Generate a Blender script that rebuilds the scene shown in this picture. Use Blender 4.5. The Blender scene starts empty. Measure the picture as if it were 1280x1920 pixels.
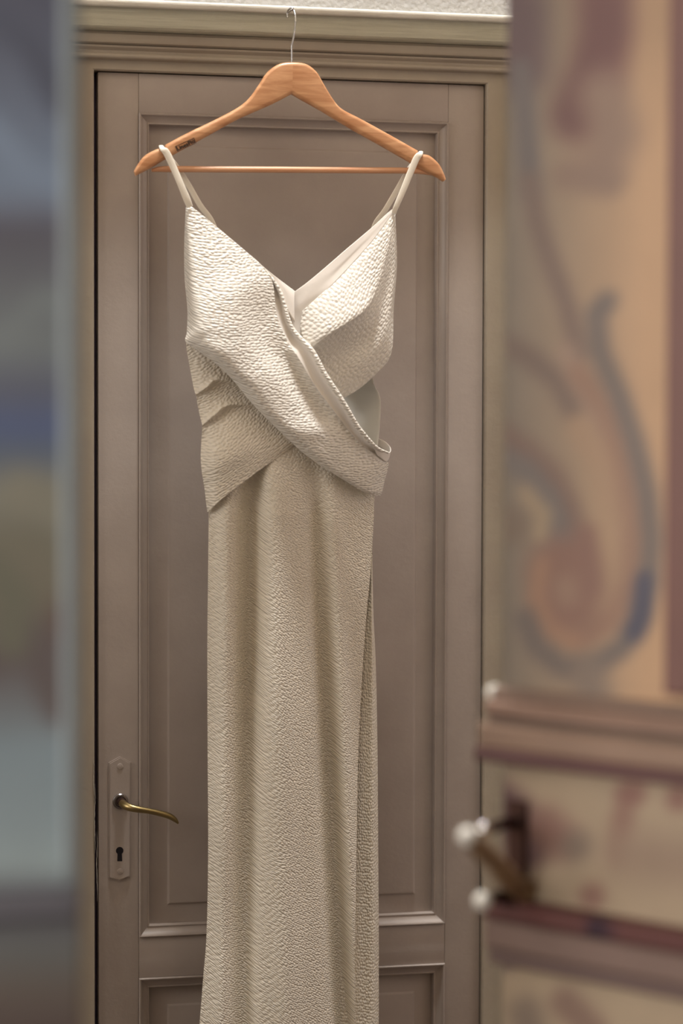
import bpy, bmesh, math, random
import numpy as np
from mathutils import Vector, Matrix
random.seed(4)
rng = np.random.default_rng(4)
S = bpy.context.scene
COL = S.collection

# ------------------------------------------------------------------ camera
F_MM = 85.0
FPX = F_MM / 36.0 * 1920
YAW, PITCH, ROLL = 0.22938, 0.03845, 0.00299
CAM = Vector((-0.78386, -3.35715, 1.5886))
fwd = Vector((math.sin(YAW)*math.cos(PITCH), math.cos(YAW)*math.cos(PITCH), -math.sin(PITCH)))
r0 = Vector((math.cos(YAW), -math.sin(YAW), 0)); u0 = r0.cross(fwd)
rgt = r0*math.cos(ROLL) + u0*math.sin(ROLL)
upv = u0*math.cos(ROLL) - r0*math.sin(ROLL)
cd = bpy.data.cameras.new('camera'); cam = bpy.data.objects.new('camera', cd); COL.objects.link(cam)
cam.matrix_world = Matrix(((rgt.x, upv.x, -fwd.x, CAM.x), (rgt.y, upv.y, -fwd.y, CAM.y), (rgt.z, upv.z, -fwd.z, CAM.z), (0, 0, 0, 1)))
cd.sensor_fit = 'VERTICAL'; cd.sensor_height = 36; cd.sensor_width = 24; cd.lens = F_MM
cd.dof.use_dof = True; cd.dof.focus_distance = 3.38; cd.dof.aperture_fstop = 1.75
S.camera = cam

# ------------------------------------------------------------------ light and exposure
S.view_settings.view_transform = 'Standard'; S.view_settings.look = 'None'
S.view_settings.gamma = 1.0; S.view_settings.exposure = 0.0; S.view_settings.use_curve_mapping = False
w = bpy.data.worlds.new('world'); S.world = w; w.use_nodes = True
w.node_tree.nodes['Background'].inputs[0].default_value = (0.75, 0.85, 1.0, 1)
w.node_tree.nodes['Background'].inputs[1].default_value = 1.0

def area(name, loc, target, sx, sy, power, color):
    l = bpy.data.lights.new(name, 'AREA'); l.shape = 'RECTANGLE'; l.size = sx; l.size_y = sy
    l.energy = power; l.color = color
    o = bpy.data.objects.new(name, l); COL.objects.link(o); o.location = loc
    o.rotation_euler = (Vector(target) - Vector(loc)).to_track_quat('-Z', 'Y').to_euler()
    return o
area('skylight_lamp', (-0.04, -0.44, 4.56), (-0.08, -0.34, 0.0), 0.50, 0.24, 114, (1.0, 0.995, 0.985))
area('left_window_lamp', (-2.45, -2.9, 1.7), (0.0, -1.0, 1.4), 1.2, 1.3, 46, (1.0, 0.96, 0.92))
area('side_fill_lamp', (-2.45, -0.85, 2.10), (0.0, -0.1, 1.0), 0.8, 1.3, 14.5, (1.0, 0.91, 0.82))  # side light added from the left to model the skirt folds
area('right_window_lamp', (1.60, -0.95, 1.65), (0.0, 0.0, 1.2), 0.8, 1.2, 3.8, (1.0, 0.74, 0.66))

# ------------------------------------------------------------------ helpers
def ray(px, py):
    return fwd + rgt*((px-640)/FPX) - upv*((py-960)/FPX)
def at(px, py, y):                      # point of the plane Y = y seen at that pixel
    d = ray(px, py); t = (y - CAM.y)/d.y
    return CAM + d*t
def topx(p):
    d = Vector(p) - CAM; z = d.dot(fwd)
    return 640 + FPX*d.dot(rgt)/z, 960 - FPX*d.dot(upv)/z
def srgb(r, g, b):
    f = lambda c: (c/255/12.92 if c/255 <= 0.04045 else ((c/255+0.055)/1.055)**2.4)
    return (f(r), f(g), f(b), 1)

def link(name, me, parent=None, mat=None, smooth=True):
    o = bpy.data.objects.new(name, me); COL.objects.link(o)
    if parent: o.parent = parent
    if mat and not me.materials: me.materials.append(mat)
    if smooth:
        for p in me.polygons: p.use_smooth = True
    return o
def tag(o, label=None, cat=None, kind=None, group=None):
    if label: o['label'] = label
    if cat: o['category'] = cat
    if kind: o['kind'] = kind
    if group: o['group'] = group
    return o
def empty(name, loc, **k):
    o = bpy.data.objects.new(name, None); COL.objects.link(o); o.location = loc; o.empty_display_size = .05
    bpy.context.view_layer.update()
    return tag(o, **k)
def child(name, me, parent, mat, smooth=True):
    o = link(name, me, parent, mat, smooth)
    o.matrix_parent_inverse = parent.matrix_world.inverted()
    return o
def pydata(verts, faces, name='m'):
    me = bpy.data.meshes.new(name); me.from_pydata([tuple(v) for v in verts], [], faces); me.update()
    bm = bmesh.new(); bm.from_mesh(me); bmesh.ops.recalc_face_normals(bm, faces=bm.faces); bm.to_mesh(me); bm.free()
    return me
def box_bm(bm, lo, hi, bev=0):
    m = Matrix.Translation([(a+b)/2 for a, b in zip(lo, hi)]) @ Matrix.Diagonal([b-a for a, b in zip(lo, hi)] + [1])
    r = bmesh.ops.create_cube(bm, size=1, matrix=m)
    if bev:
        es = list({e for v in r['verts'] for e in v.link_edges})
        bmesh.ops.bevel(bm, geom=es, offset=bev, segments=2, affect='EDGES', profile=.5)
def bm_mesh(bm, name='m'):
    me = bpy.data.meshes.new(name); bm.to_mesh(me); bm.free(); return me
def box(lo, hi, bev=0):
    bm = bmesh.new(); box_bm(bm, lo, hi, bev); return bm_mesh(bm)
def boxes(lst, bev=0):
    bm = bmesh.new()
    for lo, hi in lst: box_bm(bm, lo, hi, bev)
    return bm_mesh(bm)
def sharp(o, ang=35):
    me = o.data
    me.set_sharp_from_angle(angle=math.radians(ang))
    return o

def resample(pts, n):
    p = np.array(pts, float); d = np.r_[0, np.cumsum(np.linalg.norm(np.diff(p[:, :2], axis=0), axis=1))]
    t = np.linspace(0, d[-1], n)
    return np.stack([np.interp(t, d, p[:, k]) for k in range(p.shape[1])], 1)
def catmull(P, n):
    """P (m, ...) control values -> n samples, uniform Catmull-Rom"""
    P = np.asarray(P, float); m = len(P)
    t = np.linspace(0, m-1, n); i = np.clip(t.astype(int), 0, m-2); f = t - i
    f = f.reshape((-1,)+(1,)*(P.ndim-1))
    E = np.concatenate([[2*P[0]-P[1]], P, [2*P[-1]-P[-2]]])
    a, b, c, d = E[i], E[i+1], E[i+2], E[i+3]
    return .5*(2*b + (c-a)*f + (2*a-5*b+4*c-d)*f**2 + (3*b-a-3*c+d)*f**3)

def tube(path, rad, seg=12, cap=True):
    path = [Vector(p) for p in path]; n = len(path)
    rad = rad if hasattr(rad, '__len__') else [rad]*n
    vs, fs = [], []; prev = None
    for i, p in enumerate(path):
        t = (path[min(i+1, n-1)] - path[max(i-1, 0)]).normalized()
        if prev is None:
            a = t.orthogonal().normalized()
        else:
            a = (prev - t*prev.dot(t)).normalized()
        prev = a; b = t.cross(a)
        for k in range(seg):
            q = 2*math.pi*k/seg; vs.append(p + (a*math.cos(q) + b*math.sin(q))*rad[i])
    for i in range(n-1):
        for k in range(seg):
            fs.append((i*seg+k, i*seg+(k+1) % seg, (i+1)*seg+(k+1) % seg, (i+1)*seg+k))
    if cap:
        fs.append(tuple(range(seg))[::-1]); fs.append(tuple((n-1)*seg+k for k in range(seg)))
    return pydata(vs, fs)
def spline(pts, n):
    return [Vector(v) for v in catmull(np.array([list(p) for p in pts]), n)]
def lathe(profile, axis_p, axis_d, seg=32):
    """profile: (distance along the axis, radius)"""
    d = Vector(axis_d).normalized(); a = d.orthogonal().normalized(); b = d.cross(a); vs = []; fs = []
    for h, r in profile:
        for k in range(seg):
            q = 2*math.pi*k/seg; vs.append(Vector(axis_p) + d*h + (a*math.cos(q)+b*math.sin(q))*max(r, 1e-5))
    for i in range(len(profile)-1):
        for k in range(seg):
            fs.append((i*seg+k, i*seg+(k+1) % seg, (i+1)*seg+(k+1) % seg, (i+1)*seg+k))
    return pydata(vs, fs)

# ------------------------------------------------------------------ materials
def new_mat(name):
    m = bpy.data.materials.new(name); m.use_nodes = True
    nt = m.node_tree; b = nt.nodes['Principled BSDF']
    return m, nt, b
def N(nt, typ, **kw):
    n = nt.nodes.new(typ)
    for k, v in kw.items():
        if k in n.inputs: n.inputs[k].default_value = v
        else: setattr(n, k, v)
    return n
def painted(name, col, col2=None, rough=.45, bump=.25, scale=9, grain=None, coords='Object', fine=.35, stain=None):
    m, nt, b = new_mat(name); L = nt.links.new
    tc = N(nt, 'ShaderNodeTexCoord'); mp = N(nt, 'ShaderNodeMapping')
    L(tc.outputs[coords], mp.inputs[0])
    if grain: mp.inputs['Scale'].default_value = grain
    n1 = N(nt, 'ShaderNodeTexNoise', Scale=scale, Detail=6.0, Roughness=.6); L(mp.outputs[0], n1.inputs[0])
    cr = N(nt, 'ShaderNodeValToRGB'); L(n1.outputs[0], cr.inputs[0])
    cr.color_ramp.elements[0].position = .3; cr.color_ramp.elements[1].position = .7
    cr.color_ramp.elements[0].color = col2 or col; cr.color_ramp.elements[1].color = col
    L(cr.outputs[0], b.inputs['Base Color'])
    n2 = N(nt, 'ShaderNodeTexNoise', Scale=scale*22, Detail=5.0, Roughness=.65); L(mp.outputs[0], n2.inputs[0])
    mx = N(nt, 'ShaderNodeMath', operation='MULTIPLY_ADD'); mx.inputs[1].default_value = fine
    L(n2.outputs[0], mx.inputs[0]); L(n1.outputs[0], mx.inputs[2])
    bp = N(nt, 'ShaderNodeBump', Strength=bump, Distance=.002); L(mx.outputs[0], bp.inputs['Height']); L(bp.outputs[0], b.inputs['Normal'])
    b.inputs['Roughness'].default_value = rough
    return m
M_door = painted('old_cream_paint', srgb(174, 162, 153), srgb(161, 149, 141), rough=.42, bump=.35, scale=7)
M_frame = painted('frame_cream_paint', srgb(176, 166, 148), srgb(162, 150, 136), rough=.5, bump=.5, scale=5)
M_lintel = painted('grained_lintel_paint', srgb(226, 222, 200), srgb(200, 195, 172), rough=.5, bump=.9, scale=9, grain=(1.0, 12, 26), fine=.8)
M_cap = painted('chalky_cap_paint', srgb(226, 222, 210), srgb(205, 200, 188), rough=.55, bump=.5, scale=8, grain=(2, 8, 8))
M_wall = painted('side_wall_plaster', srgb(196, 182, 162), srgb(184, 168, 148), rough=.9, bump=.5, scale=4)
M_floor = painted('worn_stone_floor', srgb(92, 78, 68), srgb(70, 60, 54), rough=.6, bump=.4, scale=5)
M_gap = painted('gap_shade_rebate', srgb(96, 84, 104), srgb(76, 66, 84), rough=.8)  # dark purple puts the shade of the door gap into the rebate colour

def plaster():
    m, nt, b = new_mat('rough_cast_plaster'); L = nt.links.new
    tc = N(nt, 'ShaderNodeTexCoord')
    n1 = N(nt, 'ShaderNodeTexNoise', Scale=110.0, Detail=7.0, Roughness=.7); L(tc.outputs['Object'], n1.inputs[0])
    v = N(nt, 'ShaderNodeTexVoronoi', Scale=170.0); v.feature = 'SMOOTH_F1'; L(tc.outputs['Object'], v.inputs[0])
    mx = N(nt, 'ShaderNodeMath', operation='ADD'); L(n1.outputs[0], mx.inputs[0]); L(v.outputs[0], mx.inputs[1])
    bp = N(nt, 'ShaderNodeBump', Strength=.7, Distance=.0032); L(mx.outputs[0], bp.inputs['Height']); L(bp.outputs[0], b.inputs['Normal'])
    b.inputs['Base Color'].default_value = srgb(185, 184, 182); b.inputs['Roughness'].default_value = .9
    return m
M_plaster = plaster()

def wood(name, c1, c2, rough=.38, rotz=0):
    m, nt, b = new_mat(name); L = nt.links.new
    tc = N(nt, 'ShaderNodeTexCoord'); mp = N(nt, 'ShaderNodeMapping'); mp.inputs['Scale'].default_value = (7, 60, 60)
    mp.inputs['Rotation'].default_value = (0, rotz, 0)
    L(tc.outputs['Object'], mp.inputs[0])
    n1 = N(nt, 'ShaderNodeTexNoise', Scale=1.6, Detail=7.0, Roughness=.6, Distortion=.6); L(mp.outputs[0], n1.inputs[0])
    cr = N(nt, 'ShaderNodeValToRGB'); L(n1.outputs[0], cr.inputs[0])
    cr.color_ramp.elements[0].position = .35; cr.color_ramp.elements[1].position = .68
    cr.color_ramp.elements[0].color = c1; cr.color_ramp.elements[1].color = c2
    L(cr.outputs[0], b.inputs['Base Color']); b.inputs['Roughness'].default_value = rough
    bp = N(nt, 'ShaderNodeBump', Strength=.12, Distance=.0005); L(n1.outputs[0], bp.inputs['Height']); L(bp.outputs[0], b.inputs['Normal'])
    b.inputs['Coat Weight'].default_value = .35; b.inputs['Coat Roughness'].default_value = .25
    return m
M_wood = wood('varnished_beech', srgb(186, 128, 86), srgb(222, 170, 126), rotz=-.45)
M_wood2 = wood('varnished_beech_rod', srgb(214, 152, 112), srgb(228, 176, 136))

def metal(name, col, rough):
    m, nt, b = new_mat(name); L = nt.links.new
    tc = N(nt, 'ShaderNodeTexCoord'); n1 = N(nt, 'ShaderNodeTexNoise', Scale=160.0, Detail=4.0); L(tc.outputs['Object'], n1.inputs[0])
    mr = N(nt, 'ShaderNodeMapRange'); mr.inputs[3].default_value = rough*.6; mr.inputs[4].default_value = rough*1.5
    L(n1.outputs[0], mr.inputs[0]); L(mr.outputs[0], b.inputs['Roughness'])
    b.inputs['Base Color'].default_value = col; b.inputs['Metallic'].default_value = 1
    return m
M_steel = metal('hook_steel', srgb(190, 190, 190), .25)
M_chrome = metal('worn_chrome', srgb(170, 165, 165), .22)
M_brass = metal('worn_brass', srgb(158, 140, 98), .32)
M_bronze = metal('dark_bronze', srgb(88, 66, 60), .4)
M_dark = painted('keyhole_dark', srgb(22, 18, 26), rough=.9)
M_ink = painted('black_stamp_ink', srgb(30, 22, 18), rough=.6)

def fabric(name, col, dash=.0078, row=.0043, strength=1.0, rot=0., dist=.0011, rough=.42, wob=1.0):
    m, nt, b = new_mat(name); L = nt.links.new
    uv = N(nt, 'ShaderNodeUVMap'); uv.uv_map = 'UVMap'
    ns = N(nt, 'ShaderNodeTexNoise', Scale=16.0, Detail=2.0); L(uv.outputs[0], ns.inputs[0])
    sc = N(nt, 'ShaderNodeVectorMath', operation='MULTIPLY_ADD'); sc.inputs[1].default_value = (.012*wob, .012*wob, 0)
    L(ns.outputs[1], sc.inputs[0]); L(uv.outputs[0], sc.inputs[2])
    mp = N(nt, 'ShaderNodeMapping'); mp.vector_type = 'TEXTURE'; mp.inputs['Rotation'].default_value = (0, 0, rot)
    mp.inputs['Scale'].default_value = (dash, row, 1)
    L(sc.outputs[0], mp.inputs[0])
    v = N(nt, 'ShaderNodeTexVoronoi', Scale=1.0, Randomness=.62); v.voronoi_dimensions = '2D'; v.feature = 'SMOOTH_F1'
    v.inputs['Smoothness'].default_value = .35
    L(mp.outputs[0], v.inputs['Vector'])
    n2 = N(nt, 'ShaderNodeTexNoise', Scale=1.4, Detail=3.0, Roughness=.6); L(mp.outputs[0], n2.inputs[0])
    inv = N(nt, 'ShaderNodeMath', operation='MULTIPLY'); inv.inputs[1].default_value = -1.5; L(v.outputs['Distance'], inv.inputs[0])
    ad = N(nt, 'ShaderNodeMath', operation='MULTIPLY_ADD'); ad.inputs[1].default_value = .7
    L(n2.outputs[0], ad.inputs[0]); L(inv.outputs[0], ad.inputs[2])
    bp = N(nt, 'ShaderNodeBump', Strength=strength, Distance=dist); L(ad.outputs[0], bp.inputs['Height']); L(bp.outputs[0], b.inputs['Normal'])
    b.inputs['Base Color'].default_value = col; b.inputs['Roughness'].default_value = rough
    b.inputs['Sheen Weight'].default_value = .12; b.inputs['Sheen Roughness'].default_value = .4
    b.inputs['Specular IOR Level'].default_value = .6
    return m
C_F = srgb(234, 225, 208)
C_B = srgb(232, 226, 215)
M_crepe_wrap = fabric('hammered_crepe_wrap', C_B, dash=.0068, row=.0036, rot=math.radians(-4), dist=.0014)
M_crepe_bust = fabric('hammered_crepe_bust', C_B, dash=.0058, row=.0034, rot=math.radians(50), dist=.0011)
M_crepe_sash = fabric('hammered_crepe_sash', C_F, dash=.0056, row=.0032, rot=math.radians(38), dist=.0013)
M_crepe_skirt = fabric('hammered_crepe_skirt', C_F, dash=.0048, row=.0026, rot=math.radians(-34), dist=.0014, wob=1.0)
M_crepe_back = fabric('hammered_crepe_back', C_F, dash=.0024, row=.0044, rot=0, dist=.0012)

def satin(name, col, rough=.4):
    m, nt, b = new_mat(name); L = nt.links.new
    tc = N(nt, 'ShaderNodeTexCoord'); n1 = N(nt, 'ShaderNodeTexNoise', Scale=60.0, Detail=3.0); L(tc.outputs['Object'], n1.inputs[0])
    bp = N(nt, 'ShaderNodeBump', Strength=.25, Distance=.001); L(n1.outputs[0], bp.inputs['Height']); L(bp.outputs[0], b.inputs['Normal'])
    b.inputs['Base Color'].default_value = col; b.inputs['Roughness'].default_value = rough
    b.inputs['Sheen Weight'].default_value = .2
    return m
M_satin = satin('smooth_satin_facing', srgb(240, 233, 224))
M_lining = satin('pale_lining', srgb(214, 212, 204), .6)
M_strap = satin('satin_strap', srgb(238, 230, 214), .45)

# ------------------------------------------------------------------ the setting
ZC = 4.5
def structure(name, me, mat, label, cat, smooth=False):
    o = link(name, me, None, mat, smooth)
    return tag(o, label, cat, 'structure')
XL, XR, YB, YF = -2.4, 2.0, 0.25, -4.6
OL, OR, OT = -0.395, 0.253, 2.128            # hole of the doorway
structure('floor', box((XL-.1, YF-.1, -.1), (XR+.1, YB, 0)), M_floor, 'worn stone coloured floor below the frame', 'floor')
structure('wall_back', boxes([((XL, -.03, 0), (OL, .12, ZC)), ((OR, -.03, 0), (XR, .12, ZC)), ((OL, -.03, OT), (OR, .12, ZC))]),
          M_plaster, 'white rough plaster wall around and above the panelled door', 'wall')
structure('wall_beyond', box((XL, .2, 0), (XR, .25, ZC)), M_wall, 'plain wall closing the space behind the panelled door', 'wall')
structure('wall_front', box((XL, YF-.1, 0), (XR, YF, ZC)), M_wall, 'plain cream wall behind the camera', 'wall')
structure('wall_left', boxes([((XL-.1, YF, 0), (XL, -3.6, ZC)), ((XL-.1, -2.3, 0), (XL, -1.3, ZC)), ((XL-.1, -.4, 0), (XL, .25, ZC)), ((XL-.1, -1.3, 0), (XL, -.4, 1.4)), ((XL-.1, -1.3, 2.8), (XL, -.4, ZC)), ((XL-.1, -3.6, 0), (XL, -2.3, .95)), ((XL-.1, -3.6, 2.45), (XL, -2.3, ZC))]),  # opening nearest the panelled door added for the side lamp
          M_wall, 'cream wall on the left with a window opening', 'wall')
structure('wall_right', boxes([((XR, YF, 0), (XR+.1, -1.45, ZC)), ((XR, -.45, 0), (XR+.1, .25, ZC)), ((XR, -1.45, 0), (XR+.1, -.45, .95)), ((XR, -1.45, 2.35), (XR+.1, -.45, ZC))]),
          M_wall, 'cream wall on the right with a window opening', 'wall')
structure('ceiling', boxes([((XL-.1, YF-.1, ZC), (-.62, .25, ZC+.12)), ((.42, YF-.1, ZC), (XR+.1, .25, ZC+.12)), ((-.62, YF-.1, ZC), (.42, -.70, ZC+.12)), ((-.62, -.22, ZC), (.42, .25, ZC+.12))]),
          M_wall, 'cream ceiling with a small skylight over the hanging dress', 'ceiling')
PY0, PY1 = -1.53, -1.41
HLx, HRx = -1.03, 0.215
structure('wall_partition', boxes([((XL, PY0, 0), (HLx, PY1, ZC)), ((HRx, PY0, 0), (XR, PY1, ZC)), ((HLx, PY0, 2.5), (HRx, PY1, ZC))]),
          M_wall, 'cream partition wall around the painted double doors', 'wall')

# ---- door frame (trim_1)
def Z(px, py, y=0.0): return at(px, py, y).z
def X(px, py, y=0.0): return at(px, py, y).x
DL, DR = X(184, 700), X(904.5, 700)           # the door leaf
DT = Z(640, 151)
fr = empty('trim_1', ((DL+DR)/2, 0, 0), label='cream painted wooden frame with stepped lintel around the panelled door', cat='door frame', kind='structure')
GL = X(175.0, 700)
z0 = DT
# profile of head: (y, z) extruded along x
def extrude_x(prof, x0, x1, closed=True):
    vs = [(x0, y, z) for y, z in prof] + [(x1, y, z) for y, z in prof]; n = len(prof)
    fs = [(i, (i+1) % n, n+(i+1) % n, n+i) for i in range(n)] + [tuple(range(n))[::-1], tuple(range(n, 2*n))]
    return pydata(vs, fs)
XA, XB = OL-.075, OR+.075
def arc(cy, cz, r, a0, a1, n=6, ry=None):
    return [(cy + (ry or r)*math.cos(math.radians(a0+(a1-a0)*i/n)), cz + r*math.sin(math.radians(a0+(a1-a0)*i/n))) for i in range(n+1)]
def part(name, me, mat, parent, ang=35):
    return sharp(child(name, me, parent, mat), ang)
head = [(.10, z0+.0013), (-.008, z0+.0013), (-.010, z0+.003), (-.010, z0+.0155), (-.016, z0+.0165)] + arc(-.018, z0+.0205, .004, 250, 110, 5) + [(-.020, z0+.0275), (-.026, z0+.031), (-.027, z0+.0335), (-.024, z0+.0345), (-.032, z0+.0365)] + \
       [(-.034, z0+.040), (-.034, z0+.0475), (-.030, z0+.052), (.10, z0+.052)]
part('head_moulding', extrude_x(head, XA+.02, XB-.02), M_frame, fr)
face = [(.0, z0+.0525), (-.044, z0+.0525), (-.0475, z0+.0535), (-.050, z0+.056), (-.050, z0+.0815), (.0, z0+.0815)]
part('lintel_board', extrude_x(face, XA, XB), M_lintel, fr)
cap = [(.0, z0+.0816), (-.054, z0+.0816)] + arc(-.056, z0+.0846, .003, 270, 180, 3) + [(-.0595, z0+.0865)] + arc(-.056, z0+.0885, .0035, 180, 90, 4) + [(-.040, z0+.0935), (-.030, z0+.0965), (.0, z0+.0965)]
part('lintel_cap', extrude_x(cap, XA-.008, XB+.008), M_cap, fr)
def side_prof(sign, xin):
    # inner frame face next to the door, then architrave steps outwards; returns vertical prism
    pr = [(0, .08), (0, -.008), (.002, -.010), (.0435, -.010), (.045, -.014), (.050, -.016), (.052, -.013), (.055, -.019), (.082, -.0195), (.085, -.024), (.085, .08)]
    n = len(pr); vs = []
    for z in (0, z0+.0030):
        for a, y in pr: vs.append((xin + sign*a, y, z))
    fs = [(i, (i+1) % n, n+(i+1) % n, n+i) for i in range(n)] + [tuple(range(n))[::-1], tuple(range(n, 2*n))]
    return pydata(vs, fs)
part('jamb', side_prof(-1, GL), M_frame, fr)
part('jamb', side_prof(1, DR+.0012), M_frame, fr)
part('rebate', boxes([((GL-.004, .016, 0), (DL-.0008, .046, z0)), ((GL-.03, .046, 0), (DL+.012, .10, z0)), ((DR-.012, .046, 0), (DR+.03, .10, z0)), ((GL, .046, z0-.012), (DR, .10, z0+.0013))]), M_gap, fr)

# ---- panelled door (door_1)
d1 = empty('door_1', ((DL+DR)/2, .02, 0), label='narrow cream panelled door behind the hanging dress', cat='door', kind='structure')
sL, sR = X(260, 700), X(838, 700)             # inner edges of the stiles
zt = Z(560, 221); zb = Z(560, 1743.5); zl = Z(560, 1819)
def stile(x0, x1, zz0, zz1): return box((x0, .0, zz0), (x1, .038, zz1), .0012)
part('stile', stile(DL, sL, .012, DT), M_door, d1)
part('stile', stile(sR, DR, .012, DT), M_door, d1)
part('rail', stile(sL, sR, zt, DT), M_door, d1)
part('rail', stile(sL, sR, zl, zb), M_door, d1)
part('rail', stile(sL, sR, .012, .20), M_door, d1)
def frame_sweep(x0, x1, zz0, zz1, prof):
    """mitred frame: prof = (distance inwards, y)"""
    vs = []; n = len(prof)
    cs = [(x0, zz0, 1, 1), (x1, zz0, -1, 1), (x1, zz1, -1, -1), (x0, zz1, 1, -1)]
    out = []
    for k in range(4):
        a = cs[k]; b = cs[(k+1) % 4]
        vv = [(c[0]+c[2]*d, y, c[1]+c[3]*d) for c in (a, b) for d, y in prof]
        fs = [(i, i+1, n+i+1, n+i) for i in range(n-1)]
        fs += [(n-1, 0, n, 2*n-1)]
        fs += [tuple(range(n))[::-1], tuple(range(n, 2*n))]
        out.append(pydata(vv, fs))
    return out
mprof = [(0, .02), (0, -.0030), (.0012, -.0042), (.0028, -.0036), (.0036, -.0016), (.006, .0012), (.0095, .0035), (.0125, .0045), (.0133, .0036), (.0146, .0036), (.0155, .0052), (.0155, .02)]
MO = .0155
for a, b in ((zb, zt), (.20, zl)):
    for me in frame_sweep(sL, sR, a, b, mprof):
        part('moulding', me, M_door, d1)
def raised_panel(x0, x1, zz0, zz1, mg):
    pr = [(0, .016), (mg-.0025, .0125), (mg, .0098), (mg+.002, .0094)]
    vs = []
    for d, y in pr: vs += [(x0+d, y, zz0+d), (x1-d, y, zz0+d), (x1-d, y, zz1-d), (x0+d, y, zz1-d)]
    fs = []
    for i in range(len(pr)-1):
        for k in range(4): fs.append((4*i+k, 4*i+(k+1) % 4, 4*i+4+(k+1) % 4, 4*i+4+k))
    m = 4*(len(pr)-1); fs.append((m, m+1, m+2, m+3))
    b = len(vs); vs += [(x0, .03, zz0), (x1, .03, zz0), (x1, .03, zz1), (x0, .03, zz1)]
    for k in range(4): fs.append((b+k, b+(k+1) % 4, (k+1) % 4, k))
    fs.append((b+3, b+2, b+1, b))
    return pydata(vs, fs)
part('panel', raised_panel(sL+.006, sR-.006, zb+.006, zt-.006, .0385), M_door, d1, 12)
part('panel', raised_panel(sL+.006, sR-.006, .206, zl-.006, .0385), M_door, d1, 12)

# escutcheon, lever, keyhole
ey = -.003
def poly_plate(pts, y0, y1, bev=.001):
    bm = bmesh.new(); vs = [bm.verts.new((x, y0, z)) for x, z in pts]; f = bm.faces.new(vs)
    r = bmesh.ops.extrude_face_region(bm, geom=[f]); nv = [g for g in r['geom'] if isinstance(g, bmesh.types.BMVert)]
    for v in nv: v.co.y = y1
    bmesh.ops.recalc_face_normals(bm, faces=bm.faces)
    if bev:
        es = [e for e in bm.edges if all(abs(v.co.y-y1) < 1e-6 for v in e.verts)]
        bmesh.ops.bevel(bm, geom=es, offset=bev, segments=2, affect='EDGES')
    return bm_mesh(bm)
def xz(px, py, y=0): p = at(px, py, y); return (p.x, p.z)
plate = part('escutcheon', poly_plate([xz(*p) for p in ((203, 1430), (224.5, 1418), (245, 1429), (244, 1643), (223, 1651), (203, 1646))], .001, -.0040, .0018), M_door, d1)
for py in (1437, 1634):
    p = at(225, py, -.0041)
    sc_ = part('screw', lathe([(0, .0042), (.0012, .0038), (.0016, .0)], p + Vector((0, .0003, 0)), (0, -1, 0), 20), M_door, plate)
p = at(225.5, 1502.5, -.0035)
ros = part('rosette', lathe([(0, .0112), (.0025, .0112), (.0038, .0100), (.0040, .0078), (.0025, .0070), (.0025, .0)], p, (0, -1, 0), 36), M_chrome, d1, 30)
part('spindle_collar', lathe([(.002, .0066), (.012, .0060), (.016, .0050), (.020, .0052), (.024, .0)], p, (.12, -1, -.05), 24), M_bronze, ros)
ly = [(229, 1506, -.022), (236, 1511, -.033), (247, 1515, -.040), (262, 1518, -.043), (282, 1521, -.044), (300, 1525, -.044), (317, 1530, -.043), (328, 1537, -.042), (334, 1544, -.041)]
lp = spline([at(*q) for q in ly], 40)
lr = catmull([.0054, .0056, .0052, .0045, .0040, .0042, .0042, .0034, .0012], 40)
lv = part('lever', tube(lp, list(lr), 16), M_brass, d1, 60); lv['label'] = 'curved worn brass lever'
kp = []
c = Vector(xz(223.5, 1594)); R_ = .0053
for i in range(21):
    a = math.radians(-55 + 290*i/20); kp.append((c.x + R_*math.cos(a), c.y + R_*math.sin(a)))
kp += [(c.x-.0034, c.y-.0148), (c.x+.0036, c.y-.0150)]
part('keyhole', poly_plate(kp, -.0035, -.0043, 0), M_dark, plate)

# paint cracks by the left edge of the door (ragged filler along the gap)
bm = bmesh.new()
for (py0, py1, px0, wob) in ((1425, 1500, 174.5, 1.2), (1470, 1600, 176.5, 1.6), (1560, 1690, 180.5, 1.4)):
    n = 26; prev = None
    for i in range(n+1):
        py = py0 + (py1-py0)*i/n; x = px0 + 1.2 + .5*wob*math.sin(i*.35) + random.uniform(-.45, .45)
        hw = random.uniform(.2, .7)*math.sin(math.pi*i/n)+.1
        a = at(x-hw, py, -.0105); b = at(x+hw, py, -.0105); t = at(x, py, -.0122)
        cur = [bm.verts.new(a), bm.verts.new(t), bm.verts.new(b)]
        if prev:
            bm.faces.new((prev[0], prev[1], cur[1], cur[0])); bm.faces.new((prev[1], prev[2], cur[2], cur[1]))
        prev = cur
ch = part('cracked_paint', bm_mesh(bm), M_cap, fr)

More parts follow.
